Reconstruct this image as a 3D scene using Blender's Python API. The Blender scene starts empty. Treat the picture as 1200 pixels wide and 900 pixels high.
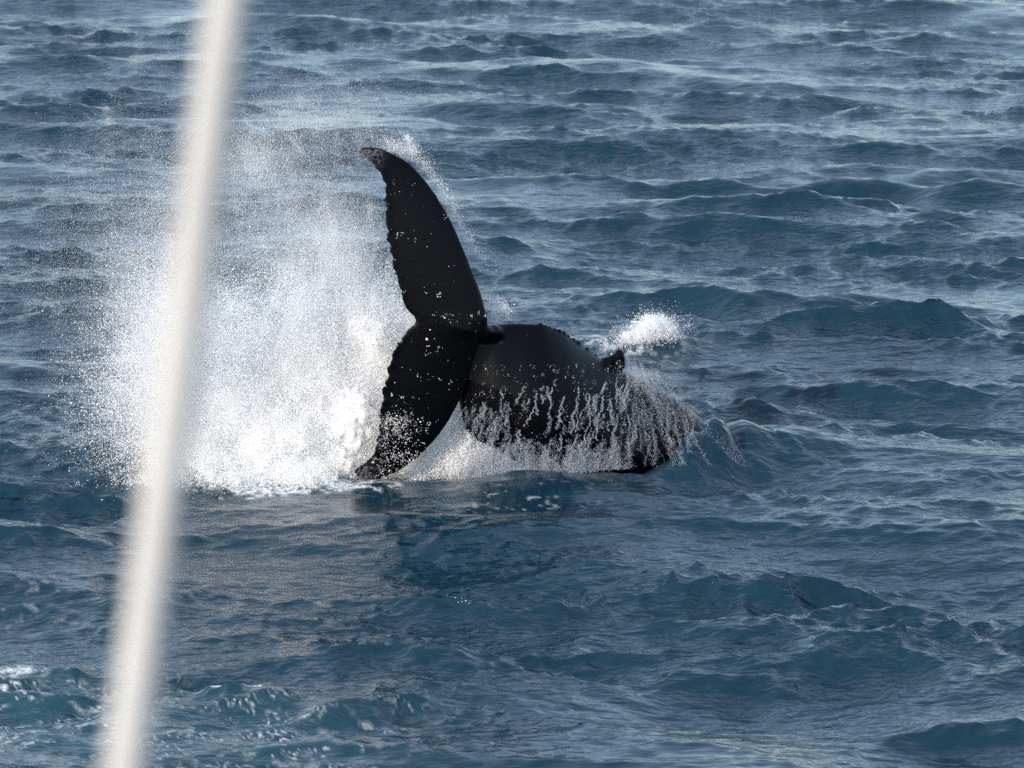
import bpy, bmesh, math, random
import numpy as np
from mathutils import Vector, Matrix
from mathutils.bvhtree import BVHTree

rng = np.random.default_rng(11)
random.seed(11)
SC = bpy.context.scene
COL = SC.collection

# ------------------------------------------------------------------ camera
CAM_H = 11.2
PITCH = 11.5
HFOV = 13.0
cam_d = bpy.data.cameras.new('camera')
cam = bpy.data.objects.new('camera', cam_d)
COL.objects.link(cam)
cam.location = (0, 0, CAM_H)
cam.rotation_euler = (math.radians(90 - PITCH), 0, 0)
cam_d.sensor_width = 36.0
cam_d.lens = 18.0 / math.tan(math.radians(HFOV / 2))
cam_d.clip_start = 0.1
cam_d.clip_end = 20000
cam_d.dof.use_dof = True
cam_d.dof.focus_distance = 51.0
cam_d.dof.aperture_fstop = 4.6
SC.camera = cam

# ------------------------------------------------------------------ sky and sun
SUN_EL, SUN_AZ = 20.0, -140.0         # azimuth from +Y, clockwise positive: the sun stands low, behind the camera and to its left
world = bpy.data.worlds.new('World')
SC.world = world
world.use_nodes = True
wn = world.node_tree.nodes
wl = world.node_tree.links
bg = wn['Background']
sky = wn.new('ShaderNodeTexSky')
sky.sky_type = 'NISHITA'
sky.sun_disc = False
sky.sun_elevation = math.radians(SUN_EL)
sky.sun_rotation = math.radians(SUN_AZ)
sky.altitude = 0
sky.air_density = 1.0
sky.dust_density = 0.6
sky.ozone_density = 2.5
# thin broken cloud all round the dome whitens the clear sky
wtc = wn.new('ShaderNodeTexCoord')
wno = wn.new('ShaderNodeTexNoise'); wno.inputs['Scale'].default_value = 2.2; wno.inputs['Detail'].default_value = 5
wl.new(wtc.outputs['Generated'], wno.inputs['Vector'])
wrp = wn.new('ShaderNodeMapRange'); wrp.inputs[1].default_value = 0.35; wrp.inputs[2].default_value = 0.7; wrp.inputs[3].default_value = 0.22; wrp.inputs[4].default_value = 0.5
wl.new(wno.outputs['Fac'], wrp.inputs[0])
wmx = wn.new('ShaderNodeMix'); wmx.data_type = 'RGBA'
wl.new(wrp.outputs[0], wmx.inputs[0]); wl.new(sky.outputs[0], wmx.inputs[6])
wmx.inputs[7].default_value = (5.3, 6.1, 6.9, 1)
wl.new(wmx.outputs[2], bg.inputs[0])
bg.inputs[1].default_value = 0.13

sl = bpy.data.lights.new('sun', 'SUN')
sl.energy = 2.2
sl.angle = math.radians(0.5)
sl.color = (1.0, 0.88, 0.75)
sun = bpy.data.objects.new('sun', sl)
COL.objects.link(sun)
az, el = math.radians(SUN_AZ), math.radians(SUN_EL)
to_sun = Vector((math.sin(az) * math.cos(el), math.cos(az) * math.cos(el), math.sin(el)))
sun.rotation_euler = to_sun.to_track_quat('Z', 'Y').to_euler()

SC.view_settings.view_transform = 'Standard'
SC.view_settings.look = 'None'
SC.view_settings.exposure = 0.8
SC.view_settings.gamma = 1.0
SC.view_settings.use_curve_mapping = False
SC.cycles.use_denoising = False
SC.cycles.sample_clamp_direct = 2.5
SC.cycles.sample_clamp_indirect = 2.5
SC.cycles.max_bounces = 18
SC.cycles.diffuse_bounces = 16
SC.cycles.glossy_bounces = 3
SC.cycles.transmission_bounces = 2
SC.cycles.transparent_max_bounces = 8
SC.cycles.caustics_reflective = False
SC.cycles.caustics_refractive = False

# ------------------------------------------------------------------ helpers
TAN = math.tan(math.radians(HFOV / 2))
CP, SP = math.cos(math.radians(PITCH)), math.sin(math.radians(PITCH))


def ray(px, py):
    """direction of a picture point of the 1200 x 900 photograph, as survey data for laying things out"""
    px = np.asarray(px, float); py = np.asarray(py, float)
    u = (px - 600) / 600 * TAN
    v = -(py - 450) / 600 * TAN
    return np.stack([u + 0 * v, CP + v * SP, v * CP - SP + 0 * u], -1)


def at(px, py, Y):
    d = ray(px, py)
    t = np.asarray(Y, float) / d[..., 1]
    p = d * t[..., None]
    p[..., 2] += CAM_H
    return p


def ground(px, py, z=0.0):
    d = ray(px, py)
    t = (z - CAM_H) / d[..., 2]
    p = d * t[..., None]
    p[..., 2] += CAM_H
    return p


def tag(o, label=None, cat=None, group=None, kind=None):
    if label: o['label'] = label
    if cat: o['category'] = cat
    if group: o['group'] = group
    if kind: o['kind'] = kind
    return o


def mesh_np(name, verts, faces_idx=None, nper=4):
    me = bpy.data.meshes.new(name)
    v = np.asarray(verts, np.float32)
    me.vertices.add(len(v))
    me.vertices.foreach_set('co', v.ravel())
    if faces_idx is not None and len(faces_idx):
        f = np.asarray(faces_idx, np.int32)
        me.loops.add(f.size)
        me.polygons.add(len(f))
        me.loops.foreach_set('vertex_index', f.ravel())
        me.polygons.foreach_set('loop_start', np.arange(0, f.size, f.shape[1], dtype=np.int32))
        me.polygons.foreach_set('loop_total', np.full(len(f), f.shape[1], np.int32))
        me.polygons.foreach_set('use_smooth', np.ones(len(f), bool))
    me.update(calc_edges=True)
    return me


def link(name, me, mat=None, parent=None):
    o = bpy.data.objects.new(name, me)
    COL.objects.link(o)
    if mat: me.materials.append(mat)
    if parent: o.parent = parent
    return o


def fattr(me, name, arr):
    a = me.attributes.new(name, 'FLOAT', 'POINT')
    a.data.foreach_set('value', np.asarray(arr, np.float32))


def new_mat(name):
    m = bpy.data.materials.new(name)
    m.use_nodes = True
    nt = m.node_tree
    return m, nt, nt.nodes['Principled BSDF']


def smooth(x, a, b):
    t = np.clip((x - a) / (b - a), 0, 1)
    return t * t * (3 - 2 * t)


class Field:
    """smooth pseudo-random 2D/3D field made of a few plane waves, about -1..1"""
    def __init__(self, scale, n=10, dim=2, seed=0, stretch=(1, 1, 1)):
        r = np.random.default_rng(seed)
        k = r.normal(size=(n, dim))
        k /= np.linalg.norm(k, axis=1)[:, None]
        k *= (2 * math.pi / scale) * r.uniform(0.6, 1.6, n)[:, None]
        self.k = k / np.asarray(stretch[:dim])
        self.p = r.uniform(0, 2 * math.pi, n)

    def __call__(self, P):
        s = 0
        for k, p in zip(self.k, self.p):
            ph = p
            for d in range(len(k)):
                ph = ph + P[..., d] * k[d]
            s = s + np.sin(ph)
        return s / math.sqrt(len(self.p) / 2) / 1.6


# ------------------------------------------------------------------ the sea
# one sheet, finely divided where the picture looks and coarser outwards to the horizon
H2 = CAM_H
th = np.concatenate([np.linspace(-math.pi, -0.26, 54)[:-1], np.linspace(-0.26, -0.128, 60)[:-1], np.linspace(-0.128, 0.128, 580),
                     np.linspace(0.128, 0.26, 60)[1:], np.linspace(0.26, math.pi, 54)[1:]])
dep = np.linspace(math.radians(18.5), math.radians(5.2), 920)
rr = H2 / np.tan(dep)
r_in = np.linspace(0.5, rr[0], 26)[:-1]
r_out = np.geomspace(rr[-1], 9000, 60)[1:]
rr = np.concatenate([r_in, rr, r_out])
NT, NR = len(th), len(rr)
R, T = np.meshgrid(rr, th, indexing='ij')
X0 = (R * np.sin(T)).astype(np.float32).ravel()
Y0 = (R * np.cos(T)).astype(np.float32).ravel()
P2 = np.stack([X0, Y0], -1)

# fade of short waves where the sheet is coarse
far = smooth(R.ravel(), 120, 330).astype(np.float32)
side = smooth(np.abs(T.ravel()), 0.22, 0.45).astype(np.float32)
near = 1 - smooth(R.ravel(), 16, 28).astype(np.float32)
coarse = np.maximum(np.maximum(far, side), near)

gust = (0.5 + 0.5 * Field(7.0, 14, 2, 5, (1.6, 1))(P2)).astype(np.float32)
gust2 = (0.5 + 0.5 * Field(2.6, 14, 2, 6, (1.5, 1))(P2)).astype(np.float32)
Z = np.zeros_like(X0); DX = np.zeros_like(X0); DY = np.zeros_like(X0)
oct_edges = [11.0, 5.5, 3.0, 1.6, 0.85, 0.42, 0.17]
oct_slope = [0.045, 0.075, 0.105, 0.13, 0.15, 0.165]
wrng = np.random.default_rng(3)
MAIN = math.radians(-97)                # the waves run towards the camera
for oi in range(6):
    n = [12, 22, 44, 64, 76, 90][oi]
    mod = (1 - coarse) if oi > 1 else (1 - coarse * (0.5 if oi == 0 else 0.9))
    if oi >= 3:
        mod = mod * (0.5 + 0.9 * gust)
    if oi >= 2:
        mod = mod * (1 - 0.22 * smooth(R.ravel(), 50, 85).astype(np.float32))
        mod = mod * (0.5 + 0.9 * gust2)
    z = np.zeros_like(X0); dx = np.zeros_like(X0); dy = np.zeros_like(X0)
    for i in range(n):
        lam = math.exp(wrng.uniform(math.log(oct_edges[oi + 1]), math.log(oct_edges[oi])))
        k = 2 * math.pi / lam
        spread = [0.26, 0.34, 0.42, 0.55, 0.8, 0.95][oi]
        a = MAIN + wrng.normal() * spread
        amp = oct_slope[oi] * math.sqrt(2.0 / n) / k * wrng.uniform(0.5, 1.4)
        kx, ky = k * math.cos(a), k * math.sin(a)
        ph = np.float32(kx) * X0 + np.float32(ky) * Y0 + np.float32(wrng.uniform(0, 6.283))
        s = np.sin(ph); c = np.cos(ph)
        z += np.float32(amp) * c
        q = np.float32(amp * 0.95)
        dx -= q * np.float32(math.cos(a)) * s
        dy -= q * np.float32(math.sin(a)) * s
    Z += z * mod; DX += dx * mod; DY += dy * mod

# single larger seas that the photograph shows, each a short-crested ridge leaning towards the camera
#            px   py   half length, crest wavelength, height, crest turn (deg)
SEAS = [(1010, 222, 2.8, 2.6, 0.55, -5), (900, 362, 1.8, 2.0, 0.34, -4), (1060, 384, 1.3, 1.6, 0.22, -12),
        (175, 128, 2.2, 2.6, 0.36, 14), (560, 128, 1.5, 2.2, 0.22, -4), (880, 118, 1.6, 2.0, 0.22, 0),
        (990, 690, 1.5, 1.3, 0.17, 2), (470, 772, 0.9, 1.3, 0.18, 8), (740, 740, 0.9, 1.3, 0.17, 10),
        (905, 468, 1.2, 1.5, 0.20, -16), (660, 150, 1.1, 1.6, 0.2, 0), (1080, 490, 1.2, 1.4, 0.15, 10),
        (60, 830, 0.9, 1.3, 0.24, -14), (330, 850, 0.9, 1.1, 0.16, 8), (700, 265, 1.3, 1.6, 0.2, -4),
        (90, 585, 1.2, 1.4, 0.2, 4), (860, 270, 1.2, 1.5, .14, 5), (620, 60, 1.6, 2.0, .18, -2)]
for (px, py, hl, lam, hgt, turn) in SEAS:
    c = ground(px, py)
    a = math.radians(turn)
    ux, uy = math.cos(a), math.sin(a)
    lx = (X0 - c[0]) * ux + (Y0 - c[1]) * uy
    ly = -(X0 - c[0]) * uy + (Y0 - c[1]) * ux
    ly = ly + 0.22 * np.sin(lx * 1.9 + px) + 0.08 * np.sin(lx * 4.7 + py)
    env = np.exp(-(lx / hl) ** 2) * np.exp(-(ly / (0.75 * lam)) ** 2)
    ph = 2 * math.pi * ly / lam
    Z += (hgt * 0.5 * np.cos(ph) * env * (1 + 0.25 * np.sin(lx * 3.1 + py))).astype(np.float32)
    DY += (hgt * 0.42 * -np.abs(np.sin(ph)) * np.sign(np.sin(ph)) * env - hgt * 0.25 * env).astype(np.float32)

# smooth swell that heaps up in front of the whale, and the hump of water sliding over its back
def bump(px, py, sx, sy, h, turn=0):
    c = ground(px, py); a = math.radians(turn)
    lx = (X0 - c[0]) * math.cos(a) + (Y0 - c[1]) * math.sin(a)
    ly = -(X0 - c[0]) * math.sin(a) + (Y0 - c[1]) * math.cos(a)
    return (h * np.exp(-(lx / sx) ** 2 - (ly / (1.4 * sy)) ** 2)).astype(np.float32)

calm = bump(575, 592, 1.4, 0.85, 1.7) + bump(330, 620, 1.3, 1.6, 0.6)
calm = np.clip(calm, 0, 1)
Z *= (1 - 0.75 * calm); DX *= (1 - 0.75 * calm); DY *= (1 - 0.75 * calm)
Z += bump(690, 578, 1.25, 0.8, 0.24, 4) + bump(560, 600, 1.2, 0.8, 0.06)
def hump(px, yoff, sx, sy, h):
    cx = at(px, 500, HUMP_Y + yoff)[0]
    return (h * np.exp(-((X0 - cx) / sx) ** 2 - ((Y0 - HUMP_Y - yoff) / sy) ** 2)).astype(np.float32)

HUMP_Y = 50.6
hm = np.maximum.reduce([hump(785, -0.75, 0.32, 0.45, 0.22), hump(806, -0.62, 0.30, 0.50, 0.50), hump(828, -0.4, 0.34, 0.55, 0.60), hump(862, 0.0, 0.5, 0.65, 0.42), hump(905, 0.4, 0.8, 0.8, 0.22)])
Z *= 1 - 0.7 * np.clip(hm * 2, 0, 1)
Z += hm
Z += bump(765, 405, 0.5, 0.5, 0.12)
XS = X0 + DX; YS = Y0 + DY
sea_v = np.stack([XS, YS, Z], -1)
iu = (np.arange(NR - 1)[:, None] * NT + np.arange(NT - 1)[None, :]).ravel()
sea_f = np.stack([iu, iu + 1, iu + NT + 1, iu + NT], -1)[:, ::-1]
sea_me = mesh_np('sea', sea_v, sea_f)


def sea_height(x, y):
    """rough height of the sheet near (x, y)"""
    r = math.hypot(x, y); t = math.atan2(x, y)
    i = int(np.argmin(np.abs(rr - r))); j = int(np.argmin(np.abs(th - t)))
    return float(Z[i * NT + j])


# foam and churned, aerated water
churn = bump(60, 850, 1.1, 1.2, 1.3) + bump(330, 865, 1.2, 0.9, 1.2) + bump(-60, 800, 1.2, 1.2, .9)
crest = smooth(Z, 0.05, 0.28)
f1 = Field(0.9, 14, 2, 21)(P2); PW = P2 + 0.10 * np.stack([Field(0.5, 10, 2, 31)(P2), Field(0.5, 10, 2, 32)(P2)], -1)
f2 = Field(0.30, 18, 2, 22, (2.2, 1))(PW); f3 = Field(0.16, 14, 2, 23)(P2)
veins = (1 - smooth(np.abs(f2 + 0.6 * f1 + 0.5 * f3), 0.0, 0.24)) * smooth(Field(0.7, 12, 2, 33, (1.8, 1))(PW), -0.5, 0.6)
foam = 1.0 * veins * np.clip(churn, 0, 1) + 0.4 * smooth(f2 + 0.6 * f1 + 0.4 * f3, 0.5, 1.4) * np.clip(churn, 0, 1)
# loose flecks on the calm water before the whale, foam skirts at the foot of the splashes
foam += 0.55 * smooth(f2 + 0.8 * f3, 1.0, 1.5) * np.clip(bump(585, 600, 0.9, 0.6, 1.0), 0, 1)
foam += 0.3 * smooth(f2 + 0.6 * f3 + 0.5 * f1, 0.7, 1.3) * np.clip(bump(90, 700, 1.6, 0.7, 0.8), 0, 1)
skirt = bump(345, 572, 1.3, 0.36, 1.5) + bump(620, 545, 1.0, 0.32, 1.0, 4) + bump(470, 545, 0.9, .4, 1.0)
foam += smooth(np.clip(skirt, 0, 1.2) * (1 + 0.45 * f2 + 0.35 * f3), 0.6, 1.05)
wake = bump(670, 395, 1.0, 0.7, 0.9, -12) + bump(755, 408, 0.45, 0.3, .9) + bump(760, 450, .6, 0.8, .5)
foam += 0.9 * smooth(f2 + 0.5 * f3 + 0.4 * f1, 0.1, 0.9) * np.clip(wake, 0, 1)
c0 = bump(1040, 210, 0.35, 0.25, 1.0) + bump(12, 772, .25, .2, 1.2) + bump(300, 800, .12, .25, 1.2) + bump(265, 810, .3, .12, .9)
foam += 0.9 * smooth(np.clip(c0, 0, 1) * (0.9 + 0.5 * f3 + 0.4 * f2), 0.5, 0.9)
foam = np.clip(foam, 0, 1) * (1 - coarse)
fattr(sea_me, 'foam', foam)
fattr(sea_me, 'churn', np.clip(churn + 0.35 * wake + 0.3 * skirt, 0, 1))
fattr(sea_me, 'calm', calm)
fattr(sea_me, 'gust', gust)

m_sea, nt, bs = new_mat('sea_water')
N, L = nt.nodes, nt.links
tc = N.new('ShaderNodeTexCoord')


def attr(name):
    a = N.new('ShaderNodeAttribute'); a.attribute_name = name
    return a.outputs['Fac']


def math_n(nodes, links, op, a, b=None, clamp=False):
    m = nodes.new('ShaderNodeMath'); m.operation = op; m.use_clamp = clamp
    for i, v in enumerate((a, b)):
        if v is None: continue
        if isinstance(v, (int, float)): m.inputs[i].default_value = v
        else: links.new(v, m.inputs[i])
    return m.outputs[0]


def noise_n(nodes, links, vec, scale, detail, rough=0.55, dist=0.0):
    t = nodes.new('ShaderNodeTexNoise')
    t.inputs['Scale'].default_value = scale
    t.inputs['Detail'].default_value = detail
    t.inputs['Roughness'].default_value = rough
    t.inputs['Distortion'].default_value = dist
    links.new(vec, t.inputs['Vector'])
    return t.outputs['Fac']


mp = N.new('ShaderNodeMapping')
mp.inputs['Rotation'].default_value = (0, 0, math.radians(7))
mp.inputs['Scale'].default_value = (0.45, 1.0, 1.0)
L.new(tc.outputs['Object'], mp.inputs['Vector'])
mp2 = N.new('ShaderNodeMapping')
mp2.inputs['Rotation'].default_value = (0, 0, math.radians(-14))
mp2.inputs['Scale'].default_value = (0.5, 1.0, 1.0)
L.new(tc.outputs['Object'], mp2.inputs['Vector'])
h1 = noise_n(N, L, mp.outputs[0], 5.0, 3, 0.55, 0.3)
h2 = noise_n(N, L, mp2.outputs[0], 12.0, 2, 0.5, 0.2)
gfac = math_n(N, L, 'MULTIPLY_ADD', attr('gust'), 0.9)
N[-1].inputs[2].default_value = 0.35
cfac = math_n(N, L, 'MULTIPLY_ADD', attr('calm'), -0.85)
N[-1].inputs[2].default_value = 1.0
amp = math_n(N, L, 'MULTIPLY', gfac, cfac)
b1 = N.new('ShaderNodeBump'); b1.inputs['Distance'].default_value = 0.075
L.new(math_n(N, L, 'MULTIPLY', amp, 0.8), b1.inputs['Strength']); L.new(h1, b1.inputs['Height'])
b2 = N.new('ShaderNodeBump'); b2.inputs['Distance'].default_value = 0.028
L.new(math_n(N, L, 'MULTIPLY', amp, 0.8), b2.inputs['Strength']); L.new(h2, b2.inputs['Height']); L.new(b1.outputs[0], b2.inputs['Normal'])
L.new(b2.outputs[0], bs.inputs['Normal'])
bs.inputs['IOR'].default_value = 1.333
bs.inputs['Specular IOR Level'].default_value = 0.5
# colour: deep blue water, greener where air is stirred in, white foam
mx = N.new('ShaderNodeMix'); mx.data_type = 'RGBA'
mx.inputs[6].default_value = (0.0045, 0.029, 0.050, 1)
mx.inputs[7].default_value = (0.022, 0.085, 0.11, 1)
L.new(math_n(N, L, 'MULTIPLY', attr('churn'), noise_n(N, L, mp.outputs[0], 1.6, 3, 0.6)), mx.inputs[0])
fn = noise_n(N, L, tc.outputs['Object'], 28.0, 4, 0.65)
fm = math_n(N, L, 'MULTIPLY_ADD', fn, 4.0)
N[-1].inputs[2].default_value = -1.35
ff = math_n(N, L, 'MULTIPLY', attr('foam'), fm, True)
mx2 = N.new('ShaderNodeMix'); mx2.data_type = 'RGBA'
mx2.inputs[7].default_value = (0.78, 0.80, 0.80, 1)
L.new(ff, mx2.inputs[0]); L.new(mx.outputs[2], mx2.inputs[6])
L.new(mx2.outputs[2], bs.inputs['Base Color'])
L.new(math_n(N, L, 'MULTIPLY_ADD', ff, 0.6), bs.inputs['Roughness'])
N[-1].inputs[2].default_value = 0.13
sea = link('sea', sea_me, m_sea)
tag(sea, 'choppy steel blue open sea with dark wave faces and pale sky sheen', 'sea', kind='structure')

# ------------------------------------------------------------------ the whale
YF = 49.3
up_lead = [(568, 386), (575, 374), (569, 360), (560, 332.5), (550, 307.5), (540, 282.5), (530, 260), (520, 242.5), (510, 226), (500, 212.5),
           (490, 201), (480, 191), (467.5, 183), (455, 177), (446, 173), (438, 171), (430, 170.5), (425, 171)]
up_trail = [(489, 388), (485.5, 377), (475, 364), (472.5, 357), (465, 332.5), (459.5, 312.5), (456, 290), (452.5, 272.5), (451, 262), (450, 247.5),
            (451, 239), (450, 230), (451.5, 217.5), (448, 207.5), (441, 198), (435, 192), (427.5, 184), (421, 177)]
lo_lead = [(566, 374), (564, 392), (562, 405), (556, 420), (550.5, 438), (542, 464), (527, 493), (510, 516), (490, 536.5), (470, 551), (452, 560),
           (438, 562.5), (427, 562), (418, 559)]
lo_trail = [(490, 366), (485.5, 376), (476, 383), (467, 398), (458, 416.6), (452, 435), (448, 458), (446, 471), (444, 490), (442, 510), (438, 530),
            (430, 540), (419, 547), (413, 553)]


def resample(pts, n):
    p = np.asarray(pts, float)
    d = np.r_[0, np.cumsum(np.linalg.norm(np.diff(p, axis=0), axis=1))]
    s = np.linspace(0, d[-1], n)
    return np.stack([np.interp(s, d, p[:, 0]), np.interp(s, d, p[:, 1])], -1)


def fluke(lead, trail, n, ybend, ylead, seed):
    """closed lens-shaped blade between a leading and a trailing edge"""
    r = np.random.default_rng(seed)
    Ld, Tr = resample(lead, n), resample(trail, n)
    k = np.ones(3) / 3
    for A in (Ld,):
        A[1:-1, 0] = np.convolve(A[:, 0], k, 'valid'); A[1:-1, 1] = np.convolve(A[:, 1], k, 'valid')
    v = np.linspace(0, 1, n)
    jag = np.cumsum(r.normal(size=n)); jag -= np.convolve(jag, np.ones(9) / 9, 'same')
    jag += 0.8 * r.normal(size=n)
    Tr[:, 0] += 1.1 * np.clip(jag, -2.4, 2.4) * smooth(v, 0.08, 0.2)
    NU = 26
    ring = []
    for i in range(n):
        ch = []
        tm = 0.19 * (1 - v[i]) ** 1.2 + 0.05
        for sgn in (1, -1):
            us = np.linspace(0, 1, NU) if sgn == 1 else np.linspace(1, 0, NU)[1:-1]
            for u in us:
                w = u ** 1.0
                px = Ld[i] * (1 - w) + Tr[i] * w
                prof = 2.2 * (math.sqrt(max(u, 0)) * (1 - u) ** 1.15) + 0.05 * (1 - u) + 0.03
                y = YF + ybend * v[i] ** 2 + ylead * (1 - u) - ylead * 0.5
                P = at(px[0], px[1], y)
                P[1] -= sgn * 0.5 * max(tm * prof, 0.030)
                ch.append(P)
        ring.append(ch)
    ring = np.array(ring)
    m = ring.shape[1]
    V = ring.reshape(-1, 3)
    F = []
    for i in range(n - 1):
        for j in range(m):
            a, b = i * m + j, i * m + (j + 1) % m
            F.append((a, b, b + m, a + m))
    F.append(tuple(range(m))[::-1])
    F.append(tuple((n - 1) * m + q for q in range(m)))
    return V, F


# trunk stations: px, top, bottom, depth offset, half thickness
ST = [(538, 388, 470, 0.26, 0.07), (545, 380, 504, 0.30, 0.13), (559, 378.5, 517, 0.34, 0.19), (577, 378, 524, 0.36, 0.25), (592, 378, 534, 0.40, 0.31),
      (612, 378, 546, 0.44, 0.38), (634, 380, 560, 0.52, 0.45), (658, 388, 575, 0.70, 0.52),
      (684, 407, 590, 0.90, 0.58), (710, 424, 604, 1.10, 0.64), (740, 440, 620, 1.30, 0.68), (775, 455, 640, 1.45, 0.74), (812, 482, 665, 1.62, 0.78),
      (850, 518, 700, 1.85, 0.8), (905, 590, 745, 2.45, 0.92), (970, 640, 800, 2.9, 0.95), (1040, 700, 860, 3.4, 0.95), (1110, 760, 910, 3.9, 0.85),
      (1170, 820, 950, 4.3, 0.6), (1200, 860, 940, 4.5, 0.25)]
sta = np.array(ST, float)
KEEL = [(529, 378.6, 383, -0.10, 0.025), (545, 378, 394, -0.06, 0.07), (560, 378, 400, 0.12, 0.07), (573, 378.2, 401, 0.30, 0.07), (588, 379, 402, 0.46, 0.05)]
V_all, F_all = [], []


def add_part(V, F):
    base = sum(len(x) for x in V_all)
    V_all.append(np.asarray(V, float))
    F_all.extend([tuple(i + base for i in f) for f in F])


NB = 40


def loft(stations, nst):
    """closed tube through upright oval stations; its flank faces the camera side, turned a little to the right"""
    st = np.array(stations, float)
    q = np.linspace(0, len(st) - 1, nst)
    si = np.stack([np.interp(q, np.arange(len(st)), st[:, c]) for c in range(5)], -1)
    for _ in range(2):
        si[1:-1] = (si[:-2] + 2 * si[1:-1] + si[2:]) / 4
    fwd = np.array([0.35, -1.0, 0]); fwd /= np.linalg.norm(fwd)
    V = []
    for (px, tp, bt, yo, w) in si:
        top = at(px, tp, YF + yo); bot = at(px, bt, YF + yo)
        cz, hz = (top + bot) / 2, (top[2] - bot[2]) / 2
        for k in range(NB):
            a = 2 * math.pi * k / NB
            s_, c = math.sin(a), math.cos(a)
            V.append(cz + np.array([0, 0, 1.0]) * hz * c + fwd * w * math.copysign(abs(s_) ** 1.15, s_) * (1 - 0.5 * max(c, 0)))
    F = []
    for m in range(nst - 1):
        for k in range(NB):
            a, b = m * NB + k, m * NB + (k + 1) % NB
            F.append((a, a + NB, b + NB, b))
    F.append(tuple(range(NB)))
    F.append(tuple((nst - 1) * NB + k for k in range(NB))[::-1])
    return V, F


add_part(*loft(ST, 90))
add_part(*loft(KEEL, 30))
add_part(*fluke(up_lead, up_trail, 110, 0.18, 0.16, 5))
add_part(*fluke(lo_lead, lo_trail, 90, -0.10, 0.16, 8))


def ball(c, r, sx=1, sy=1, sz=1, n=10):
    bm = bmesh.new(); bmesh.ops.create_uvsphere(bm, u_segments=n, v_segments=max(5, n // 2), radius=r)
    V = [np.array([v.co.x * sx, v.co.y * sy, v.co.z * sz]) + c for v in bm.verts]
    F = [tuple(v.index for v in f.verts) for f in bm.faces]
    bm.free()
    return V, F


# dorsal fin: a low hooked nub, from short overlapping lobes
for (px, py, r, yo) in [(704, 427, 0.075, 1.05), (711, 424.5, 0.068, 1.08), (717, 422, 0.058, 1.10), (722, 419.5, 0.052, 1.12), (725, 416.5, 0.056, 1.13), (726, 415, 0.055, 1.14), (726.5, 419, 0.06, 1.14),
                        (728, 421, 0.05, 1.14), (726, 428, 0.07, 1.14), (720, 430, 0.09, 1.14)]:
    add_part(*ball(at(px, py, YF + yo), r, 1.0, 0.75, 1.0, 14))
# the ridge that runs from the middle of the flukes up onto the stock
for (px, py, yo, r) in [(545, 385.5, -0.02, 0.07), (556, 387.5, 0.04, 0.09), (567, 388.5, 0.14, 0.095), (577, 389, 0.25, 0.095), (587, 389.5, 0.36, 0.09), (598, 390, 0.46, 0.08)]:
    add_part(*ball(at(px, py, YF + yo), r, 1.25, 1.0, 1.0, 14))
# knuckles along the ridge of the tail stock
kn = np.random.default_rng(4)
for px in np.linspace(632, 697, 13):
    tp = np.interp(px, sta[:, 0], sta[:, 1]); yo = np.interp(px, sta[:, 0], sta[:, 3])
    add_part(*ball(at(px + kn.uniform(-1.5, 1.5), tp + 1.6, YF + yo), kn.uniform(0.026, 0.042), 1.15, 1.0, 1.0, 8))
me = bpy.data.meshes.new('body')
me.from_pydata([tuple(v) for v in np.concatenate(V_all)], [], F_all)
bm = bmesh.new(); bm.from_mesh(me); bmesh.ops.recalc_face_normals(bm, faces=bm.faces); bm.to_mesh(me); bm.free()
tmp = bpy.data.objects.new('body_tmp', me); COL.objects.link(tmp)
rm = tmp.modifiers.new('remesh', 'REMESH'); rm.mode = 'VOXEL'; rm.voxel_size = 0.0165; rm.use_smooth_shade = True
dg = bpy.context.evaluated_depsgraph_get()
body_me = bpy.data.meshes.new_from_object(tmp.evaluated_get(dg))
bpy.data.objects.remove(tmp)
body_me.name = 'body'
nv = len(body_me.vertices)
co = np.empty(nv * 3, np.float32); body_me.vertices.foreach_get('co', co); co = co.reshape(-1, 3)
ne = len(body_me.edges)
ed = np.empty(ne * 2, np.int32); body_me.edges.foreach_get('vertices', ed); ed = ed.reshape(-1, 2)
rootp = at(np.array([500, 535, 568, 590, 606]), np.array([379, 382, 386, 388, 390]), YF)
dr = np.min(np.linalg.norm((co[:, None, :] - rootp[None]) * np.array([1, 0.5, 1]), axis=2), axis=1)
soft = (1 - smooth(dr, 0.10, 0.34)).astype(np.float32)[:, None]
for it in range(40):                   # light smoothing of the voxel steps, and a fleshy blend where the flukes join the stock
    acc = np.zeros_like(co); cnt = np.zeros(nv, np.float32)
    np.add.at(acc, ed[:, 0], co[ed[:, 1]]); np.add.at(acc, ed[:, 1], co[ed[:, 0]])
    np.add.at(cnt, ed[:, 0], 1); np.add.at(cnt, ed[:, 1], 1)
    w_ = np.float32(0.5) if it < 2 else 0.6 * soft
    co = (1 - w_) * co + w_ * acc / np.maximum(cnt, 1)[:, None]
body_me.vertices.foreach_set('co', co.ravel())
body_me.polygons.foreach_set('use_smooth', np.ones(len(body_me.polygons), bool))
body_me.update()
# pale scarred skin: strongest at both fluke tips, scratch marks elsewhere
tipu, tipl = at(428, 178, YF + 0.16), at(424, 553, YF - 0.08)
du = np.linalg.norm((co - tipu) * (1, .6, 1), axis=1); dl = np.linalg.norm((co - tipl) * (1, .6, 1), axis=1)
scar = np.maximum(0.75 * (1 - smooth(du, 0.05, 0.30)), 0.6 * (1 - smooth(dl, 0.04, 0.3)))
blade = smooth(at(540, 300, YF)[0] - co[:, 0], 0, 0.4)
fattr(body_me, 'scar', scar)
fattr(body_me, 'blade', blade)

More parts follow.
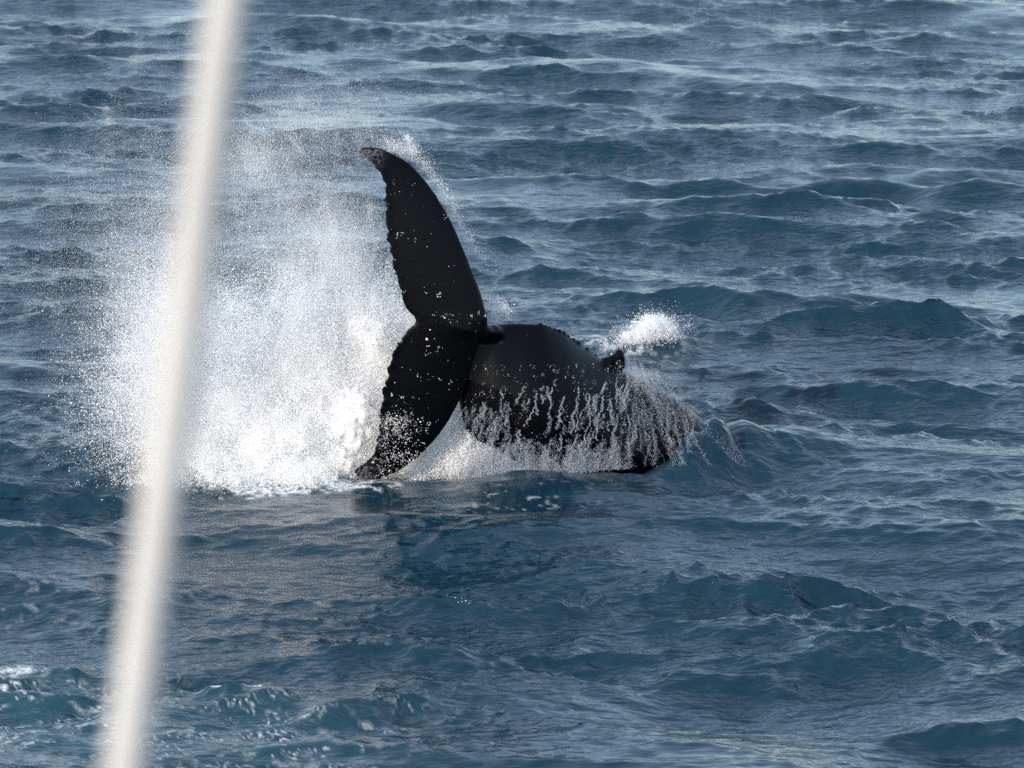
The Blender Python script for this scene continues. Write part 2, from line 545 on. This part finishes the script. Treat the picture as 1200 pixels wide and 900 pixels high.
m_skin, nt, bs = new_mat('whale_skin')
N, L = nt.nodes, nt.links
tc = N.new('ShaderNodeTexCoord')
nz = noise_n(N, L, tc.outputs['Object'], 22.0, 5, 0.65, 0.4)
nz2 = noise_n(N, L, tc.outputs['Object'], 5.0, 4, 0.6)
vor = N.new('ShaderNodeTexVoronoi'); vor.inputs['Scale'].default_value = 13.0; vor.inputs['Randomness'].default_value = 1.0
L.new(tc.outputs['Object'], vor.inputs['Vector'])
spot = math_n(N, L, 'LESS_THAN', vor.outputs['Distance'], 0.12)
spot = math_n(N, L, 'MULTIPLY', spot, math_n(N, L, 'GREATER_THAN', nz2, 0.56))
a_s = N.new('ShaderNodeAttribute'); a_s.attribute_name = 'scar'
sc_ = math_n(N, L, 'MULTIPLY', a_s.outputs['Fac'], math_n(N, L, 'MULTIPLY_ADD', nz, 5.0))
N[-2].inputs[2].default_value = -2.1
scl = math_n(N, L, 'MAXIMUM', sc_, math_n(N, L, 'MULTIPLY', spot, 0.45), )
cl = math_n(N, L, 'MAXIMUM', scl, 0.0, True)
mx = N.new('ShaderNodeMix'); mx.data_type = 'RGBA'
mx.inputs[6].default_value = (0.0012, 0.0015, 0.0026, 1)
mx.inputs[7].default_value = (0.17, 0.175, 0.18, 1)
L.new(cl, mx.inputs[0]); L.new(mx.outputs[2], bs.inputs['Base Color'])
bs.inputs['Roughness'].default_value = 0.33
bs.inputs['Specular IOR Level'].default_value = 0.10
bs.inputs['Coat Weight'].default_value = 0.05; bs.inputs['Coat Roughness'].default_value = 0.14
bp = N.new('ShaderNodeBump'); bp.inputs['Strength'].default_value = 0.2; bp.inputs['Distance'].default_value = 0.03
L.new(nz, bp.inputs['Height']); L.new(bp.outputs[0], bs.inputs['Normal'])

whale = bpy.data.objects.new('humpback_whale', None)
COL.objects.link(whale)
wloc = Vector(at(640, 520, YF + 0.6)); wloc.z = 0
whale.location = wloc
tag(whale, 'black humpback whale with raised tail flukes and small dorsal fin diving into the sea', 'whale')
body = link('body', body_me, m_skin, whale)
body.matrix_parent_inverse = Matrix.Translation(-wloc)
bvh = BVHTree.FromObject(body, bpy.context.evaluated_depsgraph_get())
CAM = Vector((0, 0, CAM_H))
_r0, _r1 = int(np.searchsorted(rr, 47.0)), int(np.searchsorted(rr, 54.0))
_c0, _c1 = int(np.searchsorted(th, 0.010)), int(np.searchsorted(th, 0.062))
_sub = sea_v.reshape(NR, NT, 3)[_r0:_r1, _c0:_c1]
_h, _w = _sub.shape[:2]
_q = (np.arange(_h - 1)[:, None] * _w + np.arange(_w - 1)[None, :]).ravel()
sea_bvh = BVHTree.FromPolygons([tuple(v) for v in _sub.reshape(-1, 3).tolist()], np.stack([_q, _q + 1, _q + _w + 1, _q + _w], -1).tolist())


def hit(px, py):
    d = Vector(ray(px, py)).normalized()
    return bvh.ray_cast(CAM, d)


# barnacles crusted on the fluke tips
m_barn, nt, bs = new_mat('barnacle_shell')
N, L = nt.nodes, nt.links
tc = N.new('ShaderNodeTexCoord')
cr = N.new('ShaderNodeValToRGB')
cr.color_ramp.elements[0].color = (0.04, 0.042, 0.045, 1); cr.color_ramp.elements[1].color = (0.15, 0.155, 0.16, 1)
L.new(noise_n(N, L, tc.outputs['Object'], 30.0, 4), cr.inputs[0]); L.new(cr.outputs[0], bs.inputs['Base Color'])
bs.inputs['Roughness'].default_value = 0.7
bmv, bmf = [], []
br = np.random.default_rng(9)
for (cx, cy, sx, sy, n) in [(429, 180, 7, 6, 26), (424, 553, 8, 5, 34), (446, 545, 8, 8, 10)]:
    for _ in range(n):
        px, py = cx + br.normal() * sx * .6, cy + br.normal() * sy * .6
        loc, nrm, idx, dist = hit(px, py)
        if loc is None: continue
        r = br.uniform(0.010, 0.022)
        t1 = nrm.orthogonal().normalized(); t2 = nrm.cross(t1)
        base = len(bmv)
        for (rad, hh) in ((1.0, -0.2), (0.62, 0.75), (0.3, 0.45)):
            for q in range(7):
                a = q * 2 * math.pi / 7
                bmv.append(loc + (t1 * math.cos(a) + t2 * math.sin(a)) * r * rad + nrm * r * hh)
        for lv in range(2):
            for q in range(7):
                a, b = base + lv * 7 + q, base + lv * 7 + (q + 1) % 7
                bmf.append((a, b, b + 7, a + 7))
        bmf.append(tuple(base + 14 + q for q in range(7)))
bme = bpy.data.meshes.new('barnacles'); bme.from_pydata([tuple(v) for v in bmv], [], bmf)
bo = link('barnacles', bme, m_barn, whale)
bo.matrix_parent_inverse = Matrix.Translation(-wloc)
bo['kind'] = 'stuff'

# ------------------------------------------------------------------ white water
m_drop, nt, bs = new_mat('white_water')
N, L = nt.nodes, nt.links
bs.inputs['Base Color'].default_value = (0.94, 0.945, 0.95, 1)
bs.inputs['Roughness'].default_value = 0.55
bs.inputs['Specular IOR Level'].default_value = 0.3
tl = N.new('ShaderNodeBsdfTranslucent'); tl.inputs['Color'].default_value = (0.94, 0.945, 0.95, 1)
ms = N.new('ShaderNodeMixShader'); ms.inputs[0].default_value = 0.18
L.new(bs.outputs[0], ms.inputs[1]); L.new(tl.outputs[0], ms.inputs[2])
L.new(ms.outputs[0], N['Material Output'].inputs['Surface'])

gn = bpy.data.node_groups.new('drops_to_points', 'GeometryNodeTree')
gn.interface.new_socket('Geometry', in_out='INPUT', socket_type='NodeSocketGeometry')
gn.interface.new_socket('Geometry', in_out='OUTPUT', socket_type='NodeSocketGeometry')
gi = gn.nodes.new('NodeGroupInput'); go = gn.nodes.new('NodeGroupOutput')
na = gn.nodes.new('GeometryNodeInputNamedAttribute'); na.data_type = 'FLOAT'; na.inputs['Name'].default_value = 'drop_radius'
cmpn = gn.nodes.new('FunctionNodeCompare'); cmpn.data_type = 'FLOAT'; cmpn.operation = 'GREATER_THAN'; cmpn.inputs[1].default_value = 0.0
sp = gn.nodes.new('GeometryNodeSeparateGeometry'); sp.domain = 'POINT'
mtp = gn.nodes.new('GeometryNodeMeshToPoints')
smt = gn.nodes.new('GeometryNodeSetMaterial'); smt.inputs['Material'].default_value = m_drop
jn = gn.nodes.new('GeometryNodeJoinGeometry')
K = gn.links
K.new(gi.outputs[0], sp.inputs['Geometry'])
K.new(na.outputs['Attribute'], cmpn.inputs[0]); K.new(cmpn.outputs[0], sp.inputs['Selection'])
K.new(sp.outputs['Selection'], mtp.inputs['Mesh']); K.new(na.outputs['Attribute'], mtp.inputs['Radius'])
K.new(mtp.outputs[0], smt.inputs['Geometry'])
K.new(smt.outputs[0], jn.inputs[0]); K.new(sp.outputs['Inverted'], jn.inputs[0])
K.new(jn.outputs[0], go.inputs[0])


m_run, nt, bs = new_mat('running_water')
bs.inputs['Base Color'].default_value = (0.42, 0.46, 0.52, 1)
bs.inputs['Roughness'].default_value = 0.15
bs.inputs['IOR'].default_value = 1.33
gn_run = gn.copy()
for _n in gn_run.nodes:
    if _n.type == 'SET_MATERIAL': _n.inputs['Material'].default_value = m_run


def spray_object(name, drops, radii, solid_v=None, solid_f=None, mat=m_drop, group=gn):
    """one mass of white water: a lumpy solid core (faces) and free drops (loose points with a radius of their own)"""
    drops = np.asarray(drops, np.float32)
    if solid_v is None: solid_v, solid_f = np.zeros((0, 3), np.float32), None
    V = np.concatenate([solid_v, drops])
    me = mesh_np(name, V, solid_f, 3)
    fattr(me, 'drop_radius', np.concatenate([np.zeros(len(solid_v)), radii]))
    o = link(name, me, mat)
    md = o.modifiers.new('drops', 'NODES'); md.node_group = group
    return o


def core_lump(px, py, Y, rx, ry, rz, seed, sub=6):
    bm = bmesh.new(); bmesh.ops.create_icosphere(bm, subdivisions=sub, radius=1)
    V = np.array([v.co[:] for v in bm.verts]); F = np.array([[v.index for v in f.verts] for f in bm.faces]); bm.free()
    f = Field(0.9, 12, 3, seed); g = Field(0.32, 14, 3, seed + 1); h = Field(0.13, 14, 3, seed + 2)
    d = 1 + 0.11 * f(V) + 0.05 * g(V) + 0.025 * h(V) + 0.02 * Field(0.06, 14, 3, seed + 5)(V) + 0.01 * Field(0.03, 14, 3, seed + 6)(V)
    V = V * d[:, None] * np.array([rx, ry, rz]) + at(px, py, Y)
    return V, F


def streamers(cx, cy, sx, sy, Y, sY, n, length, lean, spread, per, rad, rot=0.0, pw=1.0, seed=0, hard=False):
    """drops along n short ballistic threads whose starts fill a soft ellipse"""
    r = np.random.default_rng(seed)
    if hard:
        q = r.uniform(0, 1, n) ** 0.5; a = r.uniform(0, 6.2832, n)
        u, v = q * np.cos(a), q * np.sin(a)
    else:
        u, v = r.normal(size=n) * 0.55, r.normal(size=n) * 0.55
    cr, sr = math.cos(math.radians(rot)), math.sin(math.radians(rot))
    px = cx + sx * u * cr - sy * v * sr
    py = cy + sx * u * sr + sy * v * cr
    yy = Y + r.normal(size=n) * sY
    ln = length * r.uniform(0.3, 1.5, n)
    lx = lean + r.normal(size=n) * 0.22
    cnt = np.maximum(1, (per * r.lognormal(0, 0.8, n)).astype(int))
    idx = np.repeat(np.arange(n), cnt)
    t = r.uniform(-0.5, 0.5, len(idx))
    sprd = spread * r.lognormal(0, 0.5, n)[idx]
    gx = px[idx] + t * ln[idx] * lx[idx] + r.normal(size=len(idx)) * sprd
    gy = py[idx] + t * ln[idx] + r.normal(size=len(idx)) * sprd
    gY = yy[idx] + r.normal(size=len(idx)) * sprd * 0.01
    P = at(gx, gy, gY)
    R_ = rad * r.lognormal(0, 0.45, len(idx))
    return P, R_


def above_sea(P, R_, z0=-0.02):
    k = P[:, 2] > z0
    return P[k], R_[k]


# main splash behind and left of the flukes
cores = [core_lump(400, 505, YF + 0.80, 0.82, 0.55, 0.80, 1), core_lump(325, 520, YF + 0.62, 0.72, 0.55, 0.58, 4, 5),
         core_lump(252, 540, YF + 0.5, 0.42, 0.4, 0.38, 7, 5), core_lump(432, 420, YF + 0.95, 0.42, 0.4, 0.60, 10, 5), core_lump(365, 440, YF + 0.85, 0.42, 0.4, 0.62, 16, 5),
         core_lump(285, 485, YF + 0.6, 0.45, 0.4, 0.42, 19, 5), core_lump(500, 548, YF + 0.9, 0.8, 0.3, 0.40, 13, 5)]
cv, cf, base = [], [], 0
fuzz_p, fuzz_r = [], []
fr = np.random.default_rng(91)
for V, F in cores:
    # a torn skin of fine drops round every lump
    nf = int(44000 * (V[:, 0].ptp() if hasattr(V[:, 0], 'ptp') else np.ptp(V[:, 0])) * np.ptp(V[:, 2]) / 0.8)
    b = V[fr.integers(len(V), size=nf)]
    out = b - V.mean(0); out /= np.linalg.norm(out, axis=1)[:, None]
    o_ = fr.exponential(0.055, nf) * (0.75 + 1.1 * (Field(0.25, 12, 3, 71)(b) > 0.1)) * fr.choice([1, 1, 1, 2.2], nf)
    fuzz_p.append(b + out * o_[:, None] + fr.normal(size=(nf, 3)) * 0.02)
    fuzz_r.append(0.0026 * fr.lognormal(0, 0.4, nf))
    cv.append(V); cf.append(F + base); base += len(V)
D = [
    # the dense white body of the burst
    streamers(385, 490, 115, 95, YF + 0.95, 0.30, 2200, 26, 0.10, 5.0, 90, 0.0026, seed=1),
    streamers(310, 520, 100, 58, YF + 0.75, 0.35, 1700, 20, 0.2, 5.0, 90, 0.0026, seed=2),
    streamers(435, 420, 55, 75, YF + 1.0, 0.15, 1200, 34, -0.05, 5.0, 80, 0.0026, seed=3),
    streamers(352, 410, 34, 70, YF + 0.75, 0.25, 1000, 60, -0.2, 5.0, 70, 0.0024, seed=4),
    streamers(250, 535, 55, 40, YF + 0.6, 0.25, 1000, 18, 0.3, 5.0, 80, 0.0026, seed=5),
    streamers(330, 566, 130, 9, YF + 0.15, 0.2, 1400, 8, 0.4, 4.0, 70, 0.0027, seed=6),
    # fine mist hanging above and left
    streamers(345, 300, 105, 110, YF + 0.9, 0.5, 1750, 46, 0.02, 8.0, 105, 0.0009, seed=7),
    streamers(300, 185, 50, 36, YF + 0.9, 0.4, 420, 40, 0.6, 7.0, 110, 0.0009, seed=8),
    streamers(370, 150, 95, 50, YF + 0.9, 0.4, 600, 46, 0.0, 10.0, 75, 0.0009, seed=9),
    streamers(400, 315, 50, 85, YF + 0.9, 0.3, 1000, 70, 0.0, 6.0, 130, 0.00095, seed=10),
    streamers(195, 330, 85, 170, YF + 0.6, 0.6, 1250, 40, 0.1, 13.0, 120, 0.00095, seed=11),
    streamers(120, 330, 110, 170, YF + 0.6, 0.6, 520, 40, 0.1, 18.0, 100, 0.0009, seed=24),
    # coarse flying drops at the left edge
    streamers(190, 410, 55, 125, YF + 0.3, 0.6, 6500, 10, 0.3, 8.0, 20, 0.0015, seed=12),
    streamers(160, 470, 60, 100, YF + 0.3, 0.6, 3000, 8, 0.3, 9.0, 8, 0.0024, seed=13),
    streamers(270, 400, 60, 65, YF + 0.5, 0.4, 3200, 10, 0.2, 7.0, 14, 0.0024, seed=14),
    # blue-shaded water between the lower fluke and the tail stock
    streamers(520, 535, 46, 24, YF + 0.5, 0.10, 1300, 20, -0.2, 4.0, 70, 0.0026, seed=15),
    streamers(545, 500, 18, 45, YF + 0.75, 0.06, 600, 30, -0.15, 3.0, 60, 0.0024, seed=16),
    # film flung off the leading edge of the upper fluke
    streamers(524, 238, 74, 5, YF + 0.35, 0.05, 260, 9, 0.5, 3.5, 24, 0.0014, rot=58, seed=17),
    streamers(470, 174, 34, 6, YF + 0.4, 0.1, 130, 12, 0.3, 4.0, 30, 0.0014, rot=22, seed=18),
    streamers(585, 360, 16, 7, YF + 0.5, 0.1, 90, 12, 0.3, 3.0, 30, 0.0020, rot=10, seed=19),
]
# foam and drops clinging to the flukes
r = np.random.default_rng(55)
cl_p, cl_r = [], []
CLING = [(457, 510, 24, 22, 950, 0.0023), (462, 494, 26, 8, 380, 0.0027), (472, 538, 20, 10, 300, 0.0027), (450, 556, 12, 4, 80, 0.0028), (505, 430, 40, 60, 120, 0.0030),
         (470, 260, 14, 50, 40, 0.0024), (500, 290, 40, 70, 24, 0.0026), (545, 372, 30, 6, 40, 0.0026)]
for (cx, cy, sx, sy, n, rad) in CLING:
    k = r.normal(size=(max(2, n // 7), 2))
    for q in range(n):
        a = k[r.integers(len(k))] if r.uniform() < 0.7 else r.normal(size=2)
        loc, nrm, _i, _d = hit(cx + a[0] * sx * 0.7 + r.normal() * 1.4, cy + a[1] * sy * 0.7 + r.normal() * 1.4)
        if loc is None: continue
        cl_p.append(np.array(loc + nrm * 0.004)); cl_r.append(rad * r.lognormal(0, 0.45))
D.append((np.concatenate(fuzz_p), np.concatenate(fuzz_r)))
D.append((np.array(cl_p), np.array(cl_r)))
P = np.concatenate([d[0] for d in D]); R_ = np.concatenate([d[1] for d in D])
_u = 600 + 600 / TAN * P[:, 0] / (P[:, 1] * CP - (P[:, 2] - CAM_H) * SP)
_nc = len(cl_p)
keep = (_u < 396) | (P[:, 1] > YF + 0.2); keep[-_nc:] = True
P, R_ = P[keep], R_[keep]
P, R_ = above_sea(P, R_)
splash = spray_object('splash', P, R_, np.concatenate(cv), np.concatenate(cf))
tag(splash, 'big white burst of spray thrown up behind the tail flukes', 'splash', kind='stuff')

# small breaking splash behind the dorsal fin
gs = ground(766, 404)
cs = [core_lump(766, 391, gs[1] + 0.1, 0.17, 0.15, 0.13, 31, 4), core_lump(746, 401, gs[1] + 0.1, 0.18, 0.14, 0.07, 34, 4)]
D = [streamers(767, 389, 20, 11, gs[1], 0.12, 420, 9, 0.5, 3.0, 60, 0.0026, seed=41),
     streamers(722, 408, 26, 5, gs[1], 0.2, 160, 5, 1.0, 3.0, 16, 0.0022, seed=44),
     streamers(745, 401, 20, 7, gs[1], 0.12, 260, 6, 0.9, 3.0, 60, 0.0026, seed=42),
     streamers(774, 383, 22, 12, gs[1], 0.2, 220, 5, 0.4, 4.0, 6, 0.0026, seed=43)]
P = np.concatenate([d[0] for d in D]); R_ = np.concatenate([d[1] for d in D])
small = spray_object('splash', P, R_, np.concatenate([cs[0][0], cs[1][0]]), np.concatenate([cs[0][1], cs[1][1] + len(cs[0][0])]))
tag(small, 'small white splash breaking just behind the dorsal fin', 'splash', kind='stuff')

# water streaming down the flank
r = np.random.default_rng(77)
PP, RR = [], []


def thread(px, y0, y1, slant, dens, rad, wid, off=0.05):
    n = max(2, int(dens * (y1 - y0)))
    t = np.sort(r.uniform(0, 1, n)) ** 0.9
    wob = np.cumsum(r.normal(size=n)) * 0.25
    gx = px + slant * t * (y1 - y0) + wob + r.normal(size=n) * wid * (0.5 + t)
    gy = y0 + (y1 - y0) * t + r.normal(size=n) * 0.6
    pm = px + slant * (y1 - y0) * 0.5
    d0 = None
    for f in (0.5, 0.2, 0.0, 0.8):
        for tree in ((bvh, sea_bvh) if px > 720 else (bvh,)):
            loc = tree.ray_cast(CAM, Vector(ray(px + slant * f * (y1 - y0), y0 + f * (y1 - y0))).normalized())[0]
            if loc is not None:
                d0 = loc.y if d0 is None else min(d0, loc.y)
    if d0 is None: d0 = YF + 0.35
    gY = d0 - off - 0.12 * t + r.normal(size=n) * 0.02
    PP.append(at(gx, gy, gY)); RR.append(rad * r.lognormal(0, 0.4, n))


for _ in range(64):
    px = r.choice([r.uniform(575, 745), r.uniform(600, 700), r.uniform(685, 745)])
    y0 = r.uniform(452, 512) if px < 690 else r.uniform(440, 505)
    ln = r.uniform(8, 50) * r.uniform(0.4, 1.0)
    thread(px, y0, min(y0 + ln, 548 - 0.06 * (px - 600)), r.normal(-0.15, 0.14), r.uniform(5, 16), 0.0016, r.choice([0.25, 0.5, 1.2]))
for _ in range(125):                      # churned foot of the curtain
    px = 552 + 183 * r.uniform(0, 1) ** 0.9
    y0 = r.uniform(512, 548)
    thread(px, y0, 566 - 0.10 * (px - 560), r.normal(-0.05, 0.25), r.uniform(5, 16), 0.0017, r.uniform(1.5, 4.5), 0.10)
for _ in range(300):                      # scattered drops on the dark flank
    px, y0 = r.uniform(552, 740), r.uniform(425, 525)
    thread(px, y0, y0 + r.uniform(2, 6), r.normal() * 0.4, r.uniform(0.4, 1.6), 0.0023, 0.9)
for _ in range(115):                      # fan of water sliding over the back behind the fin
    a = r.uniform(0, 1)
    x0, y0 = 735 + r.normal() * 5 + a * 42, 424 + a * 24 + r.normal() * 6
    ln = min(125, 42 * r.lognormal(0, 0.6)) * (1 - 0.3 * a)
    thread(x0, y0, y0 + ln, 0.05 + a * 1.0 + r.normal() * 0.12, r.uniform(1.5, 6.0), 0.0015, r.uniform(0.5, 3.2), 0.05)
for _ in range(40):                       # ragged run-off where the stock meets the lower fluke
    px, y0 = r.uniform(546, 600), r.uniform(470, 512)
    thread(px, y0, y0 + r.uniform(8, 40), r.normal(-0.2, 0.15), r.uniform(3, 10), 0.0015, r.uniform(0.3, 1.4), 0.06)
for _ in range(50):                      # thin streaks down the wet slope at the far end
    px, y0 = r.uniform(732, 815), r.uniform(455, 505)
    thread(px, y0 + (px - 740) * 0.25, min(546, y0 + r.uniform(20, 60) + (px - 740) * 0.2), r.normal(0.15, 0.15), r.uniform(2, 7), 0.0014, r.uniform(0.4, 1.8), 0.04)
PP = np.concatenate(PP); RR = np.concatenate(RR)
PP, RR = above_sea(PP, RR, -0.05)
run = spray_object('running_water', PP, RR, None, None, m_run, gn_run)
tag(run, 'curtain of white water streaming down the whale flank under the dorsal fin', 'water', kind='stuff')

# ------------------------------------------------------------------ pole of the boat, close to the camera and out of focus
m_pole, nt, bs = new_mat('pole_paint')
N, L = nt.nodes, nt.links
tc = N.new('ShaderNodeTexCoord')
cr = N.new('ShaderNodeValToRGB')
cr.color_ramp.elements[0].color = (0.46, 0.45, 0.43, 1); cr.color_ramp.elements[1].color = (0.64, 0.63, 0.61, 1)
L.new(noise_n(N, L, tc.outputs['Object'], 8.0, 4), cr.inputs[0]); L.new(cr.outputs[0], bs.inputs['Base Color'])
bs.inputs['Roughness'].default_value = 0.85
bs.inputs['Specular IOR Level'].default_value = 0.15
pt, pb = Vector(at(266, 0, 3.85)), Vector(at(147, 900, 3.75))
ax = (pt - pb)
p_lo, p_hi = pb - ax * 2.2, pt + ax * 1.6
axis = (p_hi - p_lo); Lp = axis.length; axis.normalize()
t1 = axis.orthogonal().normalized(); t2 = axis.cross(t1)
prof = [(0.0, 0.0), (0.07, 0.0), (0.07, 0.012), (0.032, 0.02), (0.0215, 0.05)] + [(0.0188, 0.05 + (Lp - 0.1) * k / 12) for k in range(1, 13)] + \
       [(0.0175, Lp - 0.03), (0.012, Lp - 0.012), (0.0, Lp)]
bm = bmesh.new(); SEG = 32
lv = []
for (rad, s) in prof:
    c = p_lo + axis * s
    if rad == 0: lv.append([bm.verts.new(c)])
    else: lv.append([bm.verts.new(c + (t1 * math.cos(2 * math.pi * q / SEG) + t2 * math.sin(2 * math.pi * q / SEG)) * rad) for q in range(SEG)])
for a, b in zip(lv[:-1], lv[1:]):
    for q in range(SEG):
        q2 = (q + 1) % SEG
        if len(a) == 1: bm.faces.new((a[0], b[q2], b[q]))
        elif len(b) == 1: bm.faces.new((a[q], a[q2], b[0]))
        else: bm.faces.new((a[q], a[q2], b[q2], b[q]))
for f in bm.faces: f.smooth = True
bmesh.ops.recalc_face_normals(bm, faces=bm.faces)
pme = bpy.data.meshes.new('pole'); bm.to_mesh(pme); bm.free()
pole = link('pole', pme, m_pole)
tag(pole, 'slanting cream white pole blurred close to the camera at left', 'pole')
